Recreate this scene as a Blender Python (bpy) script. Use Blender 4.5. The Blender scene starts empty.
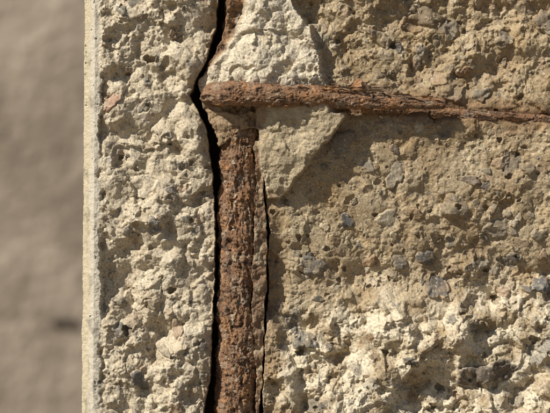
import bpy, math, numpy as np, bmesh
from mathutils import Vector
S=0.0005; CZ=1.5
F=np.float32
def W(px,py,h): return ((px-275)*S, -h*S, CZ+(206.5-py)*S)

# ---------------------------------------------------------------- noise
_T={}
def tab(seed,kind):
    k=(seed,kind)
    if k not in _T:
        r=np.random.default_rng(seed*7+kind)
        if kind==0:
            t=r.random(65536)*2*np.pi;_T[k]=(np.cos(t).astype(F),np.sin(t).astype(F))
        elif kind==1:_T[k]=[r.random(65536).astype(F) for _ in range(5)]
    return _T[k]
def rnd(ix,iy,seed):
    t=tab(seed,1)[0]
    return t[((iy.astype(np.int32)&255)<<8)|(ix.astype(np.int32)&255)]
def perlin(x,y,seed):
    x0=np.floor(x);y0=np.floor(y);fx=(x-x0).astype(F);fy=(y-y0).astype(F)
    ix=x0.astype(np.int32);iy=y0.astype(np.int32)
    u=fx*fx*fx*(fx*(fx*6-15)+10);v=fy*fy*fy*(fy*(fy*6-15)+10)
    ct,stn=tab(seed,0)
    def g(a,b):
        k=(((iy+b)&255)<<8)|((ix+a)&255)
        return ct[k]*(fx-a)+stn[k]*(fy-b)
    n0=g(0,0);n1=g(1,0);n2=g(0,1);n3=g(1,1)
    return ((n0+(n1-n0)*u)*(1-v)+(n2+(n3-n2)*u)*v)*F(1.5)
def fbm(x,y,scale,octv,seed,gain=0.5):
    r=0;a=1;f=1/scale;t=0
    for o in range(octv):
        r=r+F(a)*perlin(x*f+o*17.3+seed*.37,y*f-o*9.1,seed%97+o*31);t+=a;a*=gain;f*=2.03
    return r/F(t)
def facets(x,y,scale,seed,tilt=1.0,k=0.9):
    X=(x/scale);Y=(y/scale);ix=np.floor(X).astype(np.int32);iy=np.floor(Y).astype(np.int32)
    best=np.full(X.shape,-9.0,F);t=tab(seed,1)
    for a in (-1,0,1):
        for b in (-1,0,1):
            q=(((iy+b)&255)<<8)|((ix+a)&255)
            dx=(X-(ix+a)).astype(F)-t[0][q];dy=(Y-(iy+b)).astype(F)-t[1][q]
            best=np.maximum(best,t[4][q]*F(.5)+(t[2][q]-F(.5))*F(2*tilt)*dx+(t[3][q]-F(.5))*F(2*tilt)*dy-F(k)*(dx*dx+dy*dy))
    return best
def sst(a,b,x):
    t=np.clip((x-a)/(b-a),0,1);return t*t*(3-2*t)
def terrace(v,e=.72):
    f=np.floor(v);return f+sst(e,1,v-f)
def polysdf(x,y,pts):
    d=np.full(x.shape,1e9,F);ins=np.zeros(x.shape,bool);n=len(pts)
    for i in range(n):
        ax,ay=pts[i];bx,by=pts[(i+1)%n]
        ex,ey=bx-ax,by-ay
        t=np.clip(((x-ax)*ex+(y-ay)*ey)/(ex*ex+ey*ey+1e-9),0,1)
        d=np.minimum(d,np.hypot(x-ax-t*ex,y-ay-t*ey))
        if abs(ey)>1e-9:
            c=((ay>y)!=(by>y));ins^=c&(x<ax+(y-ay)*ex/ey)
    return np.where(ins,-d,d)
def lerp(a,b,t): return a+(b-a)*t
def mixc(C,col,m): return C+(np.array(col,F)-C)*np.asarray(m,F)[...,None]

def grid_mesh(name,P,C,mat,wrap=False):
    ny,nx=P.shape[:2]
    me=bpy.data.meshes.new(name)
    idx=np.arange(ny*nx).reshape(ny,nx)
    if wrap: idx=np.concatenate([idx,idx[:,:1]],1)
    q=np.stack([idx[:-1,:-1],idx[1:,:-1],idx[1:,1:],idx[:-1,1:]],-1).reshape(-1,4)
    nf=len(q)
    me.vertices.add(ny*nx);me.vertices.foreach_set('co',P.reshape(-1).astype(np.float32))
    me.loops.add(nf*4);me.loops.foreach_set('vertex_index',q.reshape(-1).astype(np.int32))
    me.polygons.add(nf);me.polygons.foreach_set('loop_start',(np.arange(nf)*4).astype(np.int32))
    me.polygons.foreach_set('loop_total',np.full(nf,4,np.int32))
    me.update(calc_edges=True)
    me.polygons.foreach_set('use_smooth',np.ones(nf,bool))
    at=me.color_attributes.new('Col','FLOAT_COLOR','POINT')
    cc=np.ones((ny*nx,4),np.float32);cc[:,:3]=np.clip(C.reshape(-1,3),0.004,0.9)
    at.data.foreach_set('color',cc.reshape(-1))
    me.materials.append(mat)
    ob=bpy.data.objects.new(name,me);bpy.context.collection.objects.link(ob)
    return ob

def vmat(name,rough,bump_scale,bump_dist,var=0.25,spec=0.25):
    m=bpy.data.materials.new(name);m.use_nodes=True
    nt=m.node_tree;N=nt.nodes;L=nt.links;b=N['Principled BSDF']
    a=N.new('ShaderNodeAttribute');a.attribute_name='Col'
    g=N.new('ShaderNodeTexCoord')
    n=N.new('ShaderNodeTexNoise');n.inputs['Scale'].default_value=bump_scale;n.inputs['Detail'].default_value=4;n.inputs['Roughness'].default_value=.6
    L.new(g.outputs['Object'],n.inputs['Vector'])
    r=N.new('ShaderNodeMapRange');r.inputs[1].default_value=.25;r.inputs[2].default_value=.75
    r.inputs[3].default_value=1-var;r.inputs[4].default_value=1+var
    L.new(n.outputs['Fac'],r.inputs[0])
    v=N.new('ShaderNodeVectorMath');v.operation='SCALE'
    L.new(a.outputs['Color'],v.inputs[0]);L.new(r.outputs[0],v.inputs['Scale'])
    L.new(v.outputs[0],b.inputs['Base Color'])
    b.inputs['Roughness'].default_value=rough
    b.inputs['Specular IOR Level'].default_value=spec
    bp=N.new('ShaderNodeBump');bp.inputs['Strength'].default_value=.7;bp.inputs['Distance'].default_value=bump_dist
    L.new(n.outputs['Fac'],bp.inputs['Height']);L.new(bp.outputs[0],b.inputs['Normal'])
    return m
mat_conc=vmat('broken_concrete',.93,1500,.0005,.2,.2)
mat_rust=vmat('rusted_steel',.85,1300,.0007,.35,.3)

# ================================================================ concrete column
def growth(start,end,step,sgn):
    out=[];p=start;s=step
    while (end-p)*sgn>0:
        s*=1.16;p+=s*sgn;out.append(p)
    out[-1]=end
    return out
fx=np.arange(83,572,.5)
xs=np.concatenate([fx,growth(fx[-1],1100,.5,1)])
fy=np.arange(-18,432,.5)
ys=np.concatenate([growth(fy[0],-2793,.5,-1)[::-1],fy,growth(fy[-1],3212,.5,1)])
X,Y=np.meshgrid(xs,ys);X=X.astype(F);Y=Y.astype(F)
wX=X+4.5*fbm(X,Y,34,3,11)+2.0*fbm(X,Y,7,3,12)
wY=Y+4.5*fbm(X,Y,34,3,21)+2.0*fbm(X,Y,7,3,22)

xc=np.interp(Y,[-60,0,25,60,82,95,108,130,165,200,250,300,350,380,413,470],
               [223,221,218,208,197,192,199,208,213,215.5,217,215,213,211.5,206,199])
cw=np.interp(Y,[-60,0,60,82,95,108,125,150,200,300,380,413],[2.4,2.2,1.8,2,2.5,3,2.4,1.6,1.5,1.6,1.8,2.4])
jit=3.2*fbm(X,Y,24,5,33,.62)
xl=xc-cw+jit

lump=polysdf(wX,wY,[(227,-600),(226,0),(222,26),(213,54),(203,73),(196,84),(199,96),(204,112),(262,112),(336,108),(327,84),(317,55),(311,30),(294,4),(288,-20),(300,-600)])
mort=polysdf(wX+3*fbm(X,Y,16,3,91),wY+3*fbm(X,Y,14,3,92),[(203,98),(208,120),(214,134),(219,146),(225,143),(232,136),(244,131),(258,128),(268,118),(264,100)])
wedge=polysdf(X+4.6*fbm(X,Y,26,5,41,.6),Y+4.6*fbm(X,Y,22,5,42,.6),[(255,104),(256,122),(258,143),(263,175),(268,199),(279,199),(294,183),(311,158),(330,139),(345,118),(343,104)])

lum1=facets(wX,wY,46,101,.9,.8); lum2=facets(wX+9,wY,21,111,1.0,.9); lum3=facets(wX,wY,9.5,121,1.0,.9)
sc1=-facets(wX,wY+30,30,131,.8,.8);sc2=-facets(wX+5,wY,14,132,1.,.8)
big=fbm(X,Y,120,3,51)
lowmask=sst(262,318,Y+40*fbm(X,Y,70,3,55)+.12*(X-400))
topmask=sst(112,55,Y+14*fbm(X,Y,40,3,59))
var=fbm(X,Y,55,3,56)
rough_m=np.clip(.34+.86*lowmask+.42*topmask+.6*var,.2,1.4)
ter=terrace(2.0*fbm(wX,wY,70,4,57,.5))
ter2=terrace(2.2*fbm(wX+60,wY,28,4,58,.5))
macro=(np.interp(X,[260,300,420,560,900],[8,5,0,-3,-3])
   +np.interp(Y,[-30,0,60,125,200,285,330,413,500],[4,2,-3,2,0,-8,1,15,19])+6*big)
det=rough_m*(10*(lum1-.45)+8*(sc1+.4)+7*(lum2-.45)+3.8*(sc2+.4)+2.4*(lum3-.45)+2.6*ter2)+(2.8+3.5*lowmask+1.5*topmask)*(ter+.4)
det=det-np.clip(det-10,0,99)*.5
R=macro+det
sh=polysdf(wX,wY,[(345,330),(372,300),(425,282),(470,290),(492,318),(470,350),(430,372),(395,413),(350,400)])
R=R+15*sst(12,-26,sh)
sh2=polysdf(wX,wY,[(300,330),(330,345),(345,390),(330,440),(285,440),(278,380)])
R=R+8*sst(8,-14,sh2)
lg=polysdf(wX,wY,[(430,218),(448,200),(475,206),(500,228),(478,226),(455,216)])
R=R+4*sst(5,-5,lg)
nearw=sst(46,6,wedge);R=R-nearw*np.clip(R-7,0,99)*.85
nearl=sst(40,6,lump)*(X>262);R=R-nearl*np.clip(R-2,0,99)*.85
Ls=(15+5*big+11*(facets(wX,wY,44,201,1.0,.8)-.45)+8*(-facets(wX,wY,28,206,.8,.8)+.4)+(.5+.85*sst(-.3,.3,var))*(6.5*(facets(wX,wY,18,211,1.1,.9)-.45)+3.0*(-facets(wX,wY,12,213,1.,.8)+.4)+2.0*(facets(wX,wY,8,221,1,.9)-.45))+4.2*(terrace(2.2*fbm(wX,wY,48,4,222,.5))+.4))
Ls=Ls-np.clip(Ls-24,0,99)*.6
Ls=Ls-3.5*sst(12,0,xl-X)
lump_h=20+np.interp(X,[200,215,260,330],[-4,1,3,-6])+9*(facets(wX,wY,32,301,1,.8)-.45)+5*(facets(wX,wY,15,311,1,.9)-.45)+1.6*(facets(wX,wY,7,321,1,.9)-.45)+3*terrace(2*fbm(wX,wY,34,4,322))
lump_h=lump_h-np.interp(Y,[76,92,112],[0,3,10])
rec=sst(4,-4,X+5*fbm(X,Y,18,4,323,.6)-np.interp(Y,[-60,0,30,55,80],[249,247,237,222,198]))
lump_h=lump_h-rec*(8+3*fbm(X,Y,8,3,324))
wedge_h=26+np.interp(Y,[105,150,200],[2,-2,-9])+np.interp(X,[256,345],[-2,3])+3.6*fbm(X,Y,36,3,61)+2.2*terrace(1.7*fbm(wX,wY,30,4,63,.55))+1.8*fbm(X,Y,8,5,62,.65)+2.4*(facets(wX,wY,18,64,.9,.8)-.45)

rc=np.interp(Y,[-60,60,110,190,215,260,320,370,413,460],[275,268,262,265,268,268,266,264,262,262])+3.0*fbm(X,Y,30,5,71,.62)
rw=np.maximum(np.interp(Y,[195,225,260,300,350,413],[.2,.6,.3,.8,.5,1.2])+1.3*fbm(X,Y,22,3,72),.05)
Hc=R.copy()
cr_l=254.5+5*fbm(X,Y,26,5,73,.62)+3*sst(300,400,Y)-2.5*sst(190,260,Y)
crust=sst(0,1.0,(rc-rw)-X)*sst(-.6,.6,X-cr_l)*sst(128,142,Y+4*fbm(X,Y,6,2,79))
Hv=lerp(-45.,10.5+3.5*fbm(X,Y,14,4,74,.6)+3*(facets(X,Y,7,75)-.45)-.25*(X-262),crust)
vm=sst(0,1.1,X-xl)*sst(0,1.1,(rc+rw)-X)
Hc=np.where(X<xc,Ls,Hc)
Hc=lerp(Hc,Hv,vm)
mo=sst(1,-1.2,mort)
mort_h=17+2*fbm(X,Y,12,4,76)+3*(facets(wX,wY,9,77)-.45)-np.interp(Y,[100,125,158],[0,1,9])-np.interp(X,[204,220],[8,0])
Hc=lerp(Hc,mort_h,mo)
lm=sst(1.2,-2.0,lump)
lm_r=np.maximum(lm,sst(5,-4,lump)*sst(285,305,X))
Hc=lerp(Hc,np.maximum(lump_h,Hc-60*sst(320,285,X)),lm_r)
wm=sst(1.4,-1.4,wedge)
Hc=lerp(Hc,wedge_h,wm)
crackm=vm*(1-lm_r)*(1-wm)*(1-mo)
yb=np.interp(X,[200,320,443,480,550,700,1100],[96,100,108,114,118,121,125])
gd=np.abs(Y+3.5*fbm(X,Y,20,4,81)-yb)
gw=np.interp(X,[340,445,480,560],[11,9,6.0,5])+2.5*fbm(X,Y,30,3,83)
gmk=sst(325,345,X)*sst(2.5,-2.5,gd-gw)
tgt=np.interp(X,[325,400,445,560],[6,2,-3,-5])
Hc=lerp(Hc,np.minimum(tgt,Hc),gmk)
near=sst(325,360,X)*sst(34,10,np.abs(Y-yb))*(1-gmk)
Hc=Hc-near*np.clip(Hc-(tgt+7),0,99)*.7

Hf=(1.7*(facets(X,Y,4.6,401,1,.9)-.45)+.8*(facets(X,Y,2.6,402,1,.9)-.45)+2.0*fbm(X,Y,9,5,403,.6)-1.5*sst(.28,.5,fbm(X,Y,5,3,404)))
smooth=sst(-.25,.28,fbm(X,Y,33,3,405))
fine=np.where(wm>.5,.55,1.0)*lerp(1.,.75,lm_r)*np.clip(.62+.5*rough_m,.68,1.25)*np.where(X<xc,.95,.85)*lerp(.32,1.12,smooth)

paste=np.zeros(X.shape+(3,),F)+np.array((.36,.27,.165),F)
t=sst(-.35,.45,fbm(X,Y,42,5,601,.6))
paste=mixc(paste,(.465,.378,.255),t)
paste=mixc(paste,(.70,.62,.48),lowmask*.88*sst(-.38,.2,fbm(X,Y,28,4,602))*(X>262))
paste=mixc(paste,(.65,.575,.45),np.where(X<xc,.65+.35*fbm(X,Y,20,3,603),0))
paste=mixc(paste,(.68,.605,.475),lm_r*.85)
rng=np.random.default_rng(7)
pal=np.array([(.17,.16,.145),(.30,.23,.155),(.23,.155,.095),(.33,.23,.16),(.50,.45,.365),(.25,.22,.18),(.13,.122,.113),(.42,.35,.25),(.21,.195,.17)])
SM=np.zeros(X.shape,F);SH=np.zeros(X.shape,F);SC=paste.copy()
def stone(cx,cy,r,asp,ang,col,dome,alpha,pit=False):
    pad=r*1.7+1
    i0,i1=np.searchsorted(xs,[cx-pad,cx+pad]);j0,j1=np.searchsorted(ys,[cy-pad,cy+pad])
    if i1<=i0 or j1<=j0:return
    x=X[j0:j1,i0:i1]-cx;y=Y[j0:j1,i0:i1]-cy
    c,s=math.cos(ang),math.sin(ang)
    u=(x*c+y*s)/asp;v=(-x*s+y*c)*asp
    th=np.arctan2(v,u);pr=rng.random(4)*6.28
    rr=r*(1+.15*np.cos(2*th+pr[0])+.14*np.cos(3*th+pr[1])+.08*np.cos(5*th+pr[2])+.05*np.cos(8*th+pr[3]))
    q=np.hypot(u,v)/rr
    m=sst(1.06,.90-.05/r,q)
    d=np.sqrt(np.clip(1-q*q,0,1))
    sl=(slice(j0,j1),slice(i0,i1))
    if pit:
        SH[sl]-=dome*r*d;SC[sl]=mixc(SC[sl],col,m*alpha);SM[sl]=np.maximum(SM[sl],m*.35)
        return
    tx,ty=(rng.random(2)-.5)*.5
    SH[sl]=lerp(SH[sl],SH[sl]*.3+dome*r*np.minimum(d*1.4,1)+(tx*x+ty*y),m)-.14*min(r,6)*np.exp(-((q-1.08)/.10)**2)*np.clip(dome*4,0,1)
    SM[sl]=np.maximum(SM[sl],m*(.9 if r>3 else .6))
    mm=m*alpha
    if r>3:
        dust=fbm(x+cx,y+cy,r*.9,3,701);mm=mm*np.clip(1.0-sst(.0,.45,dust)*.6,0,1)
    SC[sl]=mixc(SC[sl],col,mm)
def scatter(n,r0,r1,p,x0=100,x1=640,y0=-60,y1=480,dz=.3):
    for i in range(n):
        cx=rng.uniform(x0,x1);cy=rng.uniform(y0,y1);r=r0+(r1-r0)*rng.random()**p
        col=pal[rng.integers(len(pal))]*rng.uniform(.8,1.25)
        stone(cx,cy,r,rng.uniform(.75,1.35),rng.uniform(0,3.14),col,rng.uniform(-.12,dz),rng.uniform(.4,.9))
for i in range(200):
    stone(rng.uniform(104,600),rng.uniform(-20,440),2.5+6.5*rng.random()**2.2,rng.uniform(.72,1.35),rng.uniform(0,3),np.array((.34,.27,.19)),rng.uniform(.3,.7),.35,True)
scatter(1300,.9,2.2,1.5,dz=.6)
scatter(470,2.0,5,1.5,dz=.45)
scatter(120,5,12,1.4,x0=275,dz=.26)
scatter(28,4,9,1.5,x0=108,x1=205,dz=.3)
for (cx,cy,r,asp,ang,col,dm,al) in [
 (455,208,13,1.35,.35,(.27,.225,.17),.26,.8),(427,258,8.5,1.05,.3,(.14,.135,.13),.22,1.0),(400,262,7.5,1.25,.9,(.19,.17,.145),.2,.95),
 (347,221,7,1.15,.4,(.15,.145,.14),.12,1),(487,375,20,1.35,-.15,(.18,.15,.12),.14,1),(543,285,9,1.1,1.2,(.15,.15,.155),.25,.95),
 (140,380,9,1.15,1.0,(.16,.155,.15),.3,.95),(155,225,7,1.1,1.3,(.19,.19,.19),.25,.9),(113,103,8,1.3,-.7,(.36,.21,.15),.25,.8),(172,190,5,1.1,.7,(.18,.17,.16),.3,.8),
 (380,38,10,1.4,.5,(.30,.24,.17),.3,.8),(425,15,13,1.5,.3,(.23,.18,.125),.25,.85),(465,72,7,1.1,0,(.28,.17,.1),.3,.8),(505,40,9,1.2,.4,(.22,.19,.15),.25,.8),
 (514,258,6,1.2,.4,(.2,.18,.15),.25,.8),(398,47,5,1,0,(.14,.13,.12),.25,.9),(370,262,6,1.2,2.4,(.32,.2,.12),.25,.7),(540,235,7,1.2,.2,(.25,.21,.16),.25,.7),
 (408,360,5,1.3,.1,(.16,.15,.14),.2,.9),(335,240,5,1.1,.8,(.3,.2,.12),.25,.7),(395,150,5,1.2,1,(.2,.17,.14),.2,.8),
 (470,180,7,1.6,.1,(.19,.155,.13),.2,.85),(305,250,5,1,.3,(.4,.33,.22),.35,.8),(530,170,8,1.2,.5,(.30,.24,.17),.25,.75),(182,165,5,1.2,.6,(.18,.17,.16),.35,.85),
 (455,270,5,1.2,.2,(.3,.22,.15),.3,.8),(120,300,6,1.2,.3,(.3,.26,.2),.3,.7),(165,350,6,1.2,.8,(.25,.22,.18),.3,.7)]:
    stone(cx,cy,r,asp,ang,np.array(col),dm,al)
for i in range(470):
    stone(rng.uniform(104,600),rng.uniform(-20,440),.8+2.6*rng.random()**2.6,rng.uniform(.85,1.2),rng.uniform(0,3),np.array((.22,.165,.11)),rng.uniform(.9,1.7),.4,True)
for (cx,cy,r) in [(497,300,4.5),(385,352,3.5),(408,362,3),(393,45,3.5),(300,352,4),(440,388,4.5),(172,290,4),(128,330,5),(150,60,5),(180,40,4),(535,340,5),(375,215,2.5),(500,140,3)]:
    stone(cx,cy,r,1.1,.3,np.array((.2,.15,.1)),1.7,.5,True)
sup=(1-.65*wm)*(1-.45*lm_r)*(1-crackm)
SM*=sup;SH*=sup
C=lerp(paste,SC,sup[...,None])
sp=rnd(np.round(X*2),np.round(Y*2),5)
sp2=fbm(X,Y,1.8,2,611)
C=C*(1+.16*(sp-.5)+.42*sp2)[...,None]
sand=rnd(np.floor(X/1.3+.5*np.sin(Y)),np.floor(Y/1.3+.5*np.sin(X)),9)
C=mixc(C,(.13,.11,.09),(sand>.965)*.6*(1-wm*.6));C=mixc(C,(.70,.63,.51),(sand<.03)*.5)
C=mixc(C,(.52,.44,.31),wm*.6)
C=C*(1-.25*wm*sst(-.1,.4,fbm(X,Y,14,4,612)))[...,None]
st=sst(.1,.7,fbm(X,Y,55,4,621,.6)+.45*sst(430,520,X)*sst(130,20,Y))*sst(300,380,X)*sst(190,90,Y)
C=mixc(C,(.32,.205,.11),st*.55)
st2=sst(26,5,gd+9*fbm(X,Y,20,3,622))*sst(315,360,X)
C=mixc(C,(.23,.13,.065),st2*.65)
C=mixc(C,(.12,.065,.035),gmk*.8)
st3=sst(26,2,np.abs(X-rc)+10*fbm(X,Y,22,4,623))*(Y>190)
C=mixc(C,(.27,.175,.10),st3*.5)
st3b=sst(9,0,np.abs(xl-X)+5*fbm(X,Y,15,4,624))
C=mixc(C,(.28,.19,.115),st3b*.5)
st4=sst(-12,3,lump+5*fbm(X,Y,12,3,625))*lm_r*(X<262)
C=mixc(C,(.27,.17,.10),st4*.5)
rcol=np.array((.13,.078,.05),F)+(np.array((.29,.16,.08),F)-np.array((.13,.078,.05),F))*sst(-.3,.35,fbm(X,Y,9,5,628,.65))[...,None]
C=lerp(C,rcol*(1+.4*sp2)[...,None],(rec*lm_r*.92)[...,None])
C=mixc(C,(.35,.26,.17),lm_r*sst(85,100,Y)*.6)
C=mixc(C,(.31,.21,.13),mo*.7)
C=mixc(C,(.07,.042,.027),crackm*(1-crust))
crc=np.array((.22,.14,.09),F)+(np.array((.40,.32,.22),F)-np.array((.22,.14,.09),F))*sst(-.1,.4,fbm(X,Y,12,4,627))[...,None]
C=lerp(C,crc*(1+.4*sp2)[...,None],(crackm*crust*.9)[...,None])
yst=sst(.15,.6,fbm(X,Y,26,4,626))*.35
C=mixc(C,(.42,.285,.13),yst*(1-crackm)*(X>262))

H=Hc+Hf*fine*(1-.88*SM)*(1-.5*crackm)+SH
eb=101+6.5*fbm(X,Y,34,5,701,.62)+2.2*fbm(X,Y,5,2,702)
em=sst(1.3,-1.3,X-eb)
eh=18-np.clip(95-X,0,20)*.95+1.8*fbm(X*2,Y,40,4,703)+1.0*fbm(X,Y,5,4,704,.6)-2.6*sst(90.7,88.5,X+3.4*fbm(X,Y,30,4,705))-2.2*sst(.42,.55,fbm(X,Y,6,3,709))
H=lerp(H,eh,em)
C=mixc(C,(.60,.55,.46),em*.88)
line=em*sst(91,88.5,X+3.4*fbm(X,Y,30,4,705))
C=mixc(C,(.58,.50,.35),line*.85)
C=C*(1-em*(.3*(sp-.4)+.4*sst(.0,.5,fbm(X,Y*.4,9,5,710,.6))))[...,None]

far=sst(1,1.25,np.maximum(np.abs(X-320)/320,np.abs(Y-206)/260))
H=lerp(H,np.where(X<104,H,10+14*big+5*fbm(X,Y,60,3,77)),far*np.where(X<104,0,1))
C=mixc(C,(.42,.355,.26),far*.8)

ragged=2.2*fbm(Y[:,0],Y[:,0]*0,34,4,707)+1.1*fbm(Y[:,0],Y[:,0]*0+5,5,3,708)
PX=(X.astype(float)-275)*S;PY=-H.astype(float)*S;PZ=CZ+(206.5-Y.astype(float))*S
lean=np.interp(Y[:,0],[0,413],[2.2,-1.0])
fo=np.clip(1-(xs-83)/24,0,1)
PX+=(lean[:,None]*fo[None,:]**.7+ragged[:,None]*(np.clip(1-(xs-83)/6,0,1)*.7)[None,:])*S
nb=14
def side(col):
    deps=np.geomspace(2,800,nb)
    sx=np.repeat(PX[:,col][:,None],nb,1);sz=np.repeat(PZ[:,col][:,None],nb,1)
    sy=PY[:,col][:,None]+deps[None,:]*S
    sy[:,-1]=.42
    return np.stack([sx,sy,sz],-1)
Lf=side(0)[:,::-1];Rt=side(-1)
P=np.concatenate([Lf,np.stack([PX,PY,PZ],-1),Rt],1)
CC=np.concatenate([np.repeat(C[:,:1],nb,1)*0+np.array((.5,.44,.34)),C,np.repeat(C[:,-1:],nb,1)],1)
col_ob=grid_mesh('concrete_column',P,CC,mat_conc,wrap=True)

# ================================================================ bars
def resample(pts,step):
    pts=np.array(pts,float);out=[]
    n=len(pts)
    for i in range(n-1):
        p0=pts[max(i-1,0)];p1=pts[i];p2=pts[i+1];p3=pts[min(i+2,n-1)]
        m=max(2,int(np.linalg.norm((p2-p1)[:3])/step))
        for k in range(m):
            t=k/m
            out.append(.5*((2*p1)+(-p0+p2)*t+(2*p0-5*p1+4*p2-p3)*t*t+(-p0+3*p1-3*p2+p3)*t**3))
    out.append(pts[-1]);return np.array(out)
def bar(name,pts,seed,rough=1.0,M=220,step=.55,caps=True,mort=0.0):
    q=resample(pts,step);c=q[:,:3];r=q[:,3]
    T=np.gradient(c,axis=0);T/=np.linalg.norm(T,axis=1)[:,None]+1e-9
    s=np.concatenate([[0],np.cumsum(np.linalg.norm(np.diff(c,axis=0),axis=1))])
    ref=np.array((0,0,1.))
    U=np.zeros_like(c);mid=len(c)//2
    def tr(u,t):
        u=u-t*np.dot(u,t);return u/np.linalg.norm(u)
    u=tr(ref,T[mid]);U[mid]=u
    for i in range(mid+1,len(c)): u=tr(u,T[i]);U[i]=u
    u=U[mid]
    for i in range(mid-1,-1,-1): u=tr(u,T[i]);U[i]=u
    V=np.cross(T,U)
    th=np.linspace(-np.pi,np.pi,M,endpoint=False)
    SS,TH=np.meshgrid(s,th,indexing='ij')
    SS=SS.astype(F);TH=TH.astype(F);A=TH*F(r.mean())
    sw=SS+7*fbm(SS,A,22,4,seed+50);aw=A+4*fbm(SS,A,16,4,seed+60)
    big=fbm(sw,aw*1.2,36,3,seed)
    n1=fbm(sw*.45,aw*1.1,15,5,seed+1,.58)
    n2=fbm(sw*.6+30,aw*1.1,8,4,seed+2,.58)
    fin=fbm(SS,A,3.2,4,seed+3,.6)
    v=n1*6+.5
    lay=terrace(v,.86)
    lay2=terrace(n2*4,.84)
    grain=fbm(SS*.45,A*1.4,4,4,seed+4,.6)
    fc=facets(sw*.7,aw,8,seed+7,1,.9)
    pitm=sst(.2,.42,fbm(SS,A,7,4,seed+8))
    seam=sst(np.pi,np.pi-.5,np.abs(TH))
    D=(1.8*big+.8*lay+.45*lay2+.7*fin+.5*grain+.9*(fc-.45)-1.7*pitm)*rough*seam
    rr=r[:,None]+D*np.clip(r[:,None]/14,.5,1.2)-.6
    if caps:
        for dist in (s,s[-1]-s):
            e=np.clip(dist/np.maximum(r*.35,1),0,1);rr=rr*np.sqrt(1-(1-e)**2+1e-6)[:,None]
    Pp=c[:,None,:]+(U[:,None,:]*np.cos(TH)[...,None]+V[:,None,:]*np.sin(TH)[...,None])*rr[...,None]
    Wp=np.stack([(Pp[...,0]-275)*S,-Pp[...,2]*S,CZ+(206.5-Pp[...,1])*S],-1)
    C=np.zeros(SS.shape+(3,),F)+np.array((.245,.14,.08),F)
    layc=rnd(np.floor(v)+3*np.floor(sw/60),np.floor(v)*0,seed%50+3)
    C=mixc(C,(.39,.205,.10),sst(-.05,.45,fbm(SS,A,17,5,seed+11,.65)+.3*(layc-.5))*.9)
    C=mixc(C,(.12,.076,.054),sst(.02,.36,fbm(SS+40,A,20,5,seed+12,.65)-.35*(layc-.5))*.85)
    C=mixc(C,(.07,.048,.038),np.clip(sst(.82,.99,v-np.floor(v))*.45+pitm*.6,0,1))
    C=mixc(C,(.36,.28,.21),sst(.02,.42,fbm(SS,A+70,15,5,seed+13,.65))*.75)
    C=mixc(C,(.50,.42,.31),sst(.28-mort,.42-mort,fbm(SS-30,A,11,5,seed+14,.65))*.8)
    C=C*(1+.45*fin+.3*grain+.25*(rnd(np.round(SS*3),np.round(A*3),4)-.5))[...,None]
    return grid_mesh(name,Wp,C,mat_rust,wrap=True)

reb=bar('rusted_rebar',[(243,-160,-14,17),(242,-60,-14,17),(241,60,-12,18),(240.5,120,-7,20),(239.5,160,-6,20.2),(238.7,230,-6,20.4),(238.3,320,-6,21),(236.5,413,-7,21.5),(234,520,-8,21)],900,rough=1.15,mort=.06)
stir=bar('rusted_stirrup',[(232,98,-30,11),(221,97,-12,11.2),(214,96,2,11.4),(212,95.5,13,11.6),(217,95,23,11.9),(232,95.5,28,12.2),(260,96,29,12.2),(300,98,26,11.4),(340,100,22,10.3),(380,102.5,18,8.4),(420,104,14,6.4),(440,105,12.5,5.2),(445,105.5,12,4.2)],950,rough=1.1,M=180,mort=.02)
stb=bar('stirrup_stub',[(360,108,0,6.5),(405,111,-5,7),(440,113,-6,7),(480,115,-6.5,6.0),(520,117.5,-7,5.5),(560,119,-7.5,5.5),(650,121,-9,5.5)],980,rough=1.4,M=120)
stb.parent=stir

def flakes(name,specs,mat):
    bm=bmesh.new();lay=bm.verts.layers.float_color.new('Col')
    r=np.random.default_rng(3)
    for (cx,cy,h,L,Wd,ang,tx,ty) in specs:
        n=26;ca,sa=math.cos(ang),math.sin(ang)
        col=[(.33,.18,.09),(.20,.12,.075),(.27,.185,.125)][int(r.integers(3))]
        ph=r.random(4)*6.28
        def pt(i,k,sd):
            a=i/n*2*math.pi
            rn=1+.24*math.sin(3*a+ph[0])+.2*math.sin(5*a+ph[1])+.14*math.sin(9*a+ph[2])+.08*math.sin(13*a+ph[3])
            u=math.cos(a)*L*k*rn;v=math.sin(a)*Wd*k*rn
            z=h+u*tx+v*ty+.6*math.sin(u*.8+cy)+.5*math.sin(v*1.7)-(1.0*(1-.6*k) if sd else 0)
            return (cx+u*ca-v*sa,cy+u*sa+v*ca,z)
        def mk(p):
            v=bm.verts.new(W(*p));j=.65+.7*r.random();v[lay]=(col[0]*j,col[1]*j,col[2]*j,1);return v
        edge=[mk(pt(i,1,0)) for i in range(n)]
        for sd in (0,1):
            c=mk(pt(0,0,sd));m=[mk(pt(i,.5,sd)) for i in range(n)]
            for i in range(n):
                j=(i+1)%n
                for q in ((c,m[i],m[j]),(m[i],edge[i],edge[j],m[j])):
                    bm.faces.new(q if sd==0 else q[::-1])
    bm.normal_update()
    me=bpy.data.meshes.new(name);bm.to_mesh(me);bm.free();me.materials.append(mat)
    ob=bpy.data.objects.new(name,me);bpy.context.collection.objects.link(ob);return ob
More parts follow.
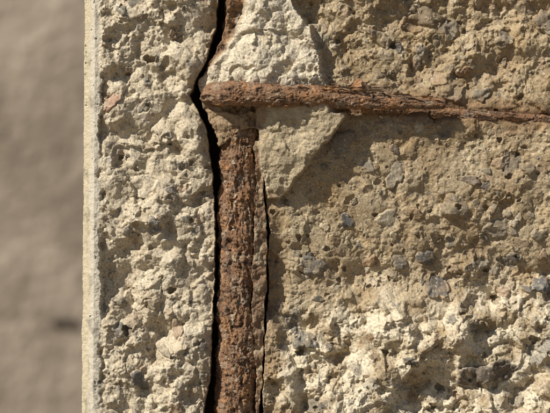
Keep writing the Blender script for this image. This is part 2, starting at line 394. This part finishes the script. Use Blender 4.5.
fl=flakes('rust_scale',[(338,89,29,11,3.4,.15,.1,-.5),(354,86,28,9,3.2,-.5,.3,.6),(368,90,27,13,3.2,.05,-.1,-.5),(381,91,24,7,2.4,.6,.2,.5),
 (330,90,31,8,3,.1,.05,-.3),(402,97,20,14,2.4,.07,.05,-.4),(425,99,17,13,2.2,.06,.08,-.3),(350,91,29,9,2.4,-.1,.1,-.2),(362,84,26,5,2,1.1,.3,.2),
 (300,91,34,10,2.6,.05,.05,-.4),(480,110,4,8,2.0,.1,.1,-.3),(510,113,3,9,2.2,.1,.1,-.3),(345,83,27,4,1.8,.3,.3,.2),
 (275,106,35,11,1.8,.04,.0,.5),(240,88,36,9,2,-.06,.0,-.4),(392,109,18,9,1.8,.1,.0,.4)],mat_rust)
fl.parent=stir
r2=np.random.default_rng(12);sp_=[]
for i in range(18):
    y=r2.uniform(150,410);x=r2.uniform(224,252);hh=-6+math.sqrt(max(0,21.4**2-(x-238)**2))
    sp_.append((x,y,hh+.5,r2.uniform(1.6,3.4),r2.uniform(3,8),r2.uniform(-.3,.3),-(x-238)/24,r2.uniform(-.06,.06)))
fl2=flakes('rebar_scale',sp_,mat_rust);fl2.parent=reb

# ================================================================ surroundings
def nmat(name,c1,c2,scale,rough=.95,bump=.01,sc2=None):
    m=bpy.data.materials.new(name);m.use_nodes=True;nt=m.node_tree;N=nt.nodes;L=nt.links;b=N['Principled BSDF']
    g=N.new('ShaderNodeTexCoord');n=N.new('ShaderNodeTexNoise');n.inputs['Scale'].default_value=scale;n.inputs['Detail'].default_value=8;n.inputs['Roughness'].default_value=.6
    L.new(g.outputs['Object'],n.inputs['Vector'])
    r=N.new('ShaderNodeValToRGB');r.color_ramp.elements[0].position=.35;r.color_ramp.elements[1].position=.66
    r.color_ramp.elements[0].color=(*c1,1);r.color_ramp.elements[1].color=(*c2,1)
    L.new(n.outputs['Fac'],r.inputs[0]);L.new(r.outputs[0],b.inputs['Base Color']);b.inputs['Roughness'].default_value=rough
    n2=N.new('ShaderNodeTexNoise');n2.inputs['Scale'].default_value=sc2 or scale*6;n2.inputs['Detail'].default_value=6
    L.new(g.outputs['Object'],n2.inputs['Vector'])
    bp=N.new('ShaderNodeBump');bp.inputs['Distance'].default_value=bump;L.new(n2.outputs['Fac'],bp.inputs['Height']);L.new(bp.outputs[0],b.inputs['Normal'])
    return m
def box(name,x0,x1,y0,y1,z0,z1,mat,bev=0):
    bm=bmesh.new();bmesh.ops.create_cube(bm,size=1)
    for v in bm.verts:
        v.co=Vector(((x0+x1)/2+v.co.x*(x1-x0),(y0+y1)/2+v.co.y*(y1-y0),(z0+z1)/2+v.co.z*(z1-z0)))
    if bev:bmesh.ops.bevel(bm,geom=bm.edges[:],offset=bev,segments=2,affect='EDGES')
    me=bpy.data.meshes.new(name);bm.to_mesh(me);bm.free();me.materials.append(mat)
    ob=bpy.data.objects.new(name,me);bpy.context.collection.objects.link(ob);return ob
gm_=nmat('soil',(.16,.13,.09),(.27,.22,.16),3,bump=.03)
me=bpy.data.meshes.new('ground');me.from_pydata([(-300,-300,0),(300,-300,0),(300,300,0),(-300,300,0)],[],[(0,1,2,3)]);me.materials.append(gm_)
go=bpy.data.objects.new('ground',me);bpy.context.collection.objects.link(go)
wm_=nmat('weathered_wall',(.23,.185,.145),(.45,.38,.31),12,bump=.007,sc2=70)
wall=box('concrete_wall',-4,3,1.3,1.6,0,3.2,wm_,.01)
dk=nmat('dark_hole',(.06,.045,.035),(.10,.075,.06),30)
D=1.2;k=(D+1.3)/D
hole=box('wall_tie_stub',(65-275)*S*k-.013,(65-275)*S*k+.013,1.296,1.301,CZ+(206.5-323)*S*k-.0035,CZ+(206.5-323)*S*k+.0035,dk,.001)
hole.parent=wall

# ================================================================ light
sd=Vector((-.61,-.45,.655)).normalized()
el=math.asin(sd.z);az=math.atan2(sd.x,sd.y)
w=bpy.data.worlds.new('World');bpy.context.scene.world=w;w.use_nodes=True
nt=w.node_tree;sky=nt.nodes.new('ShaderNodeTexSky');sky.sky_type='NISHITA';sky.sun_disc=False
sky.sun_elevation=el;sky.sun_rotation=az
nt.links.new(sky.outputs[0],nt.nodes['Background'].inputs[0]);nt.nodes['Background'].inputs[1].default_value=.05
sl=bpy.data.lights.new('sun','SUN');sl.energy=5.0;sl.angle=math.radians(.5);sl.color=(1,.94,.82)
so=bpy.data.objects.new('sun',sl);so.rotation_euler=sd.to_track_quat('Z','Y').to_euler();bpy.context.collection.objects.link(so)

cam=bpy.data.cameras.new('camera');co=bpy.data.objects.new('camera',cam);bpy.context.collection.objects.link(co)
co.location=(0,-D,CZ);co.rotation_euler=(math.radians(90),0,0)
cam.sensor_width=36;cam.lens=36*D/(550*S);cam.clip_start=.05;cam.clip_end=1000
cam.dof.use_dof=True;cam.dof.focus_distance=D-.005;cam.dof.aperture_fstop=11
bpy.context.scene.camera=co
sc=bpy.context.scene;sc.view_settings.view_transform='Standard';sc.view_settings.look='None';sc.view_settings.exposure=0
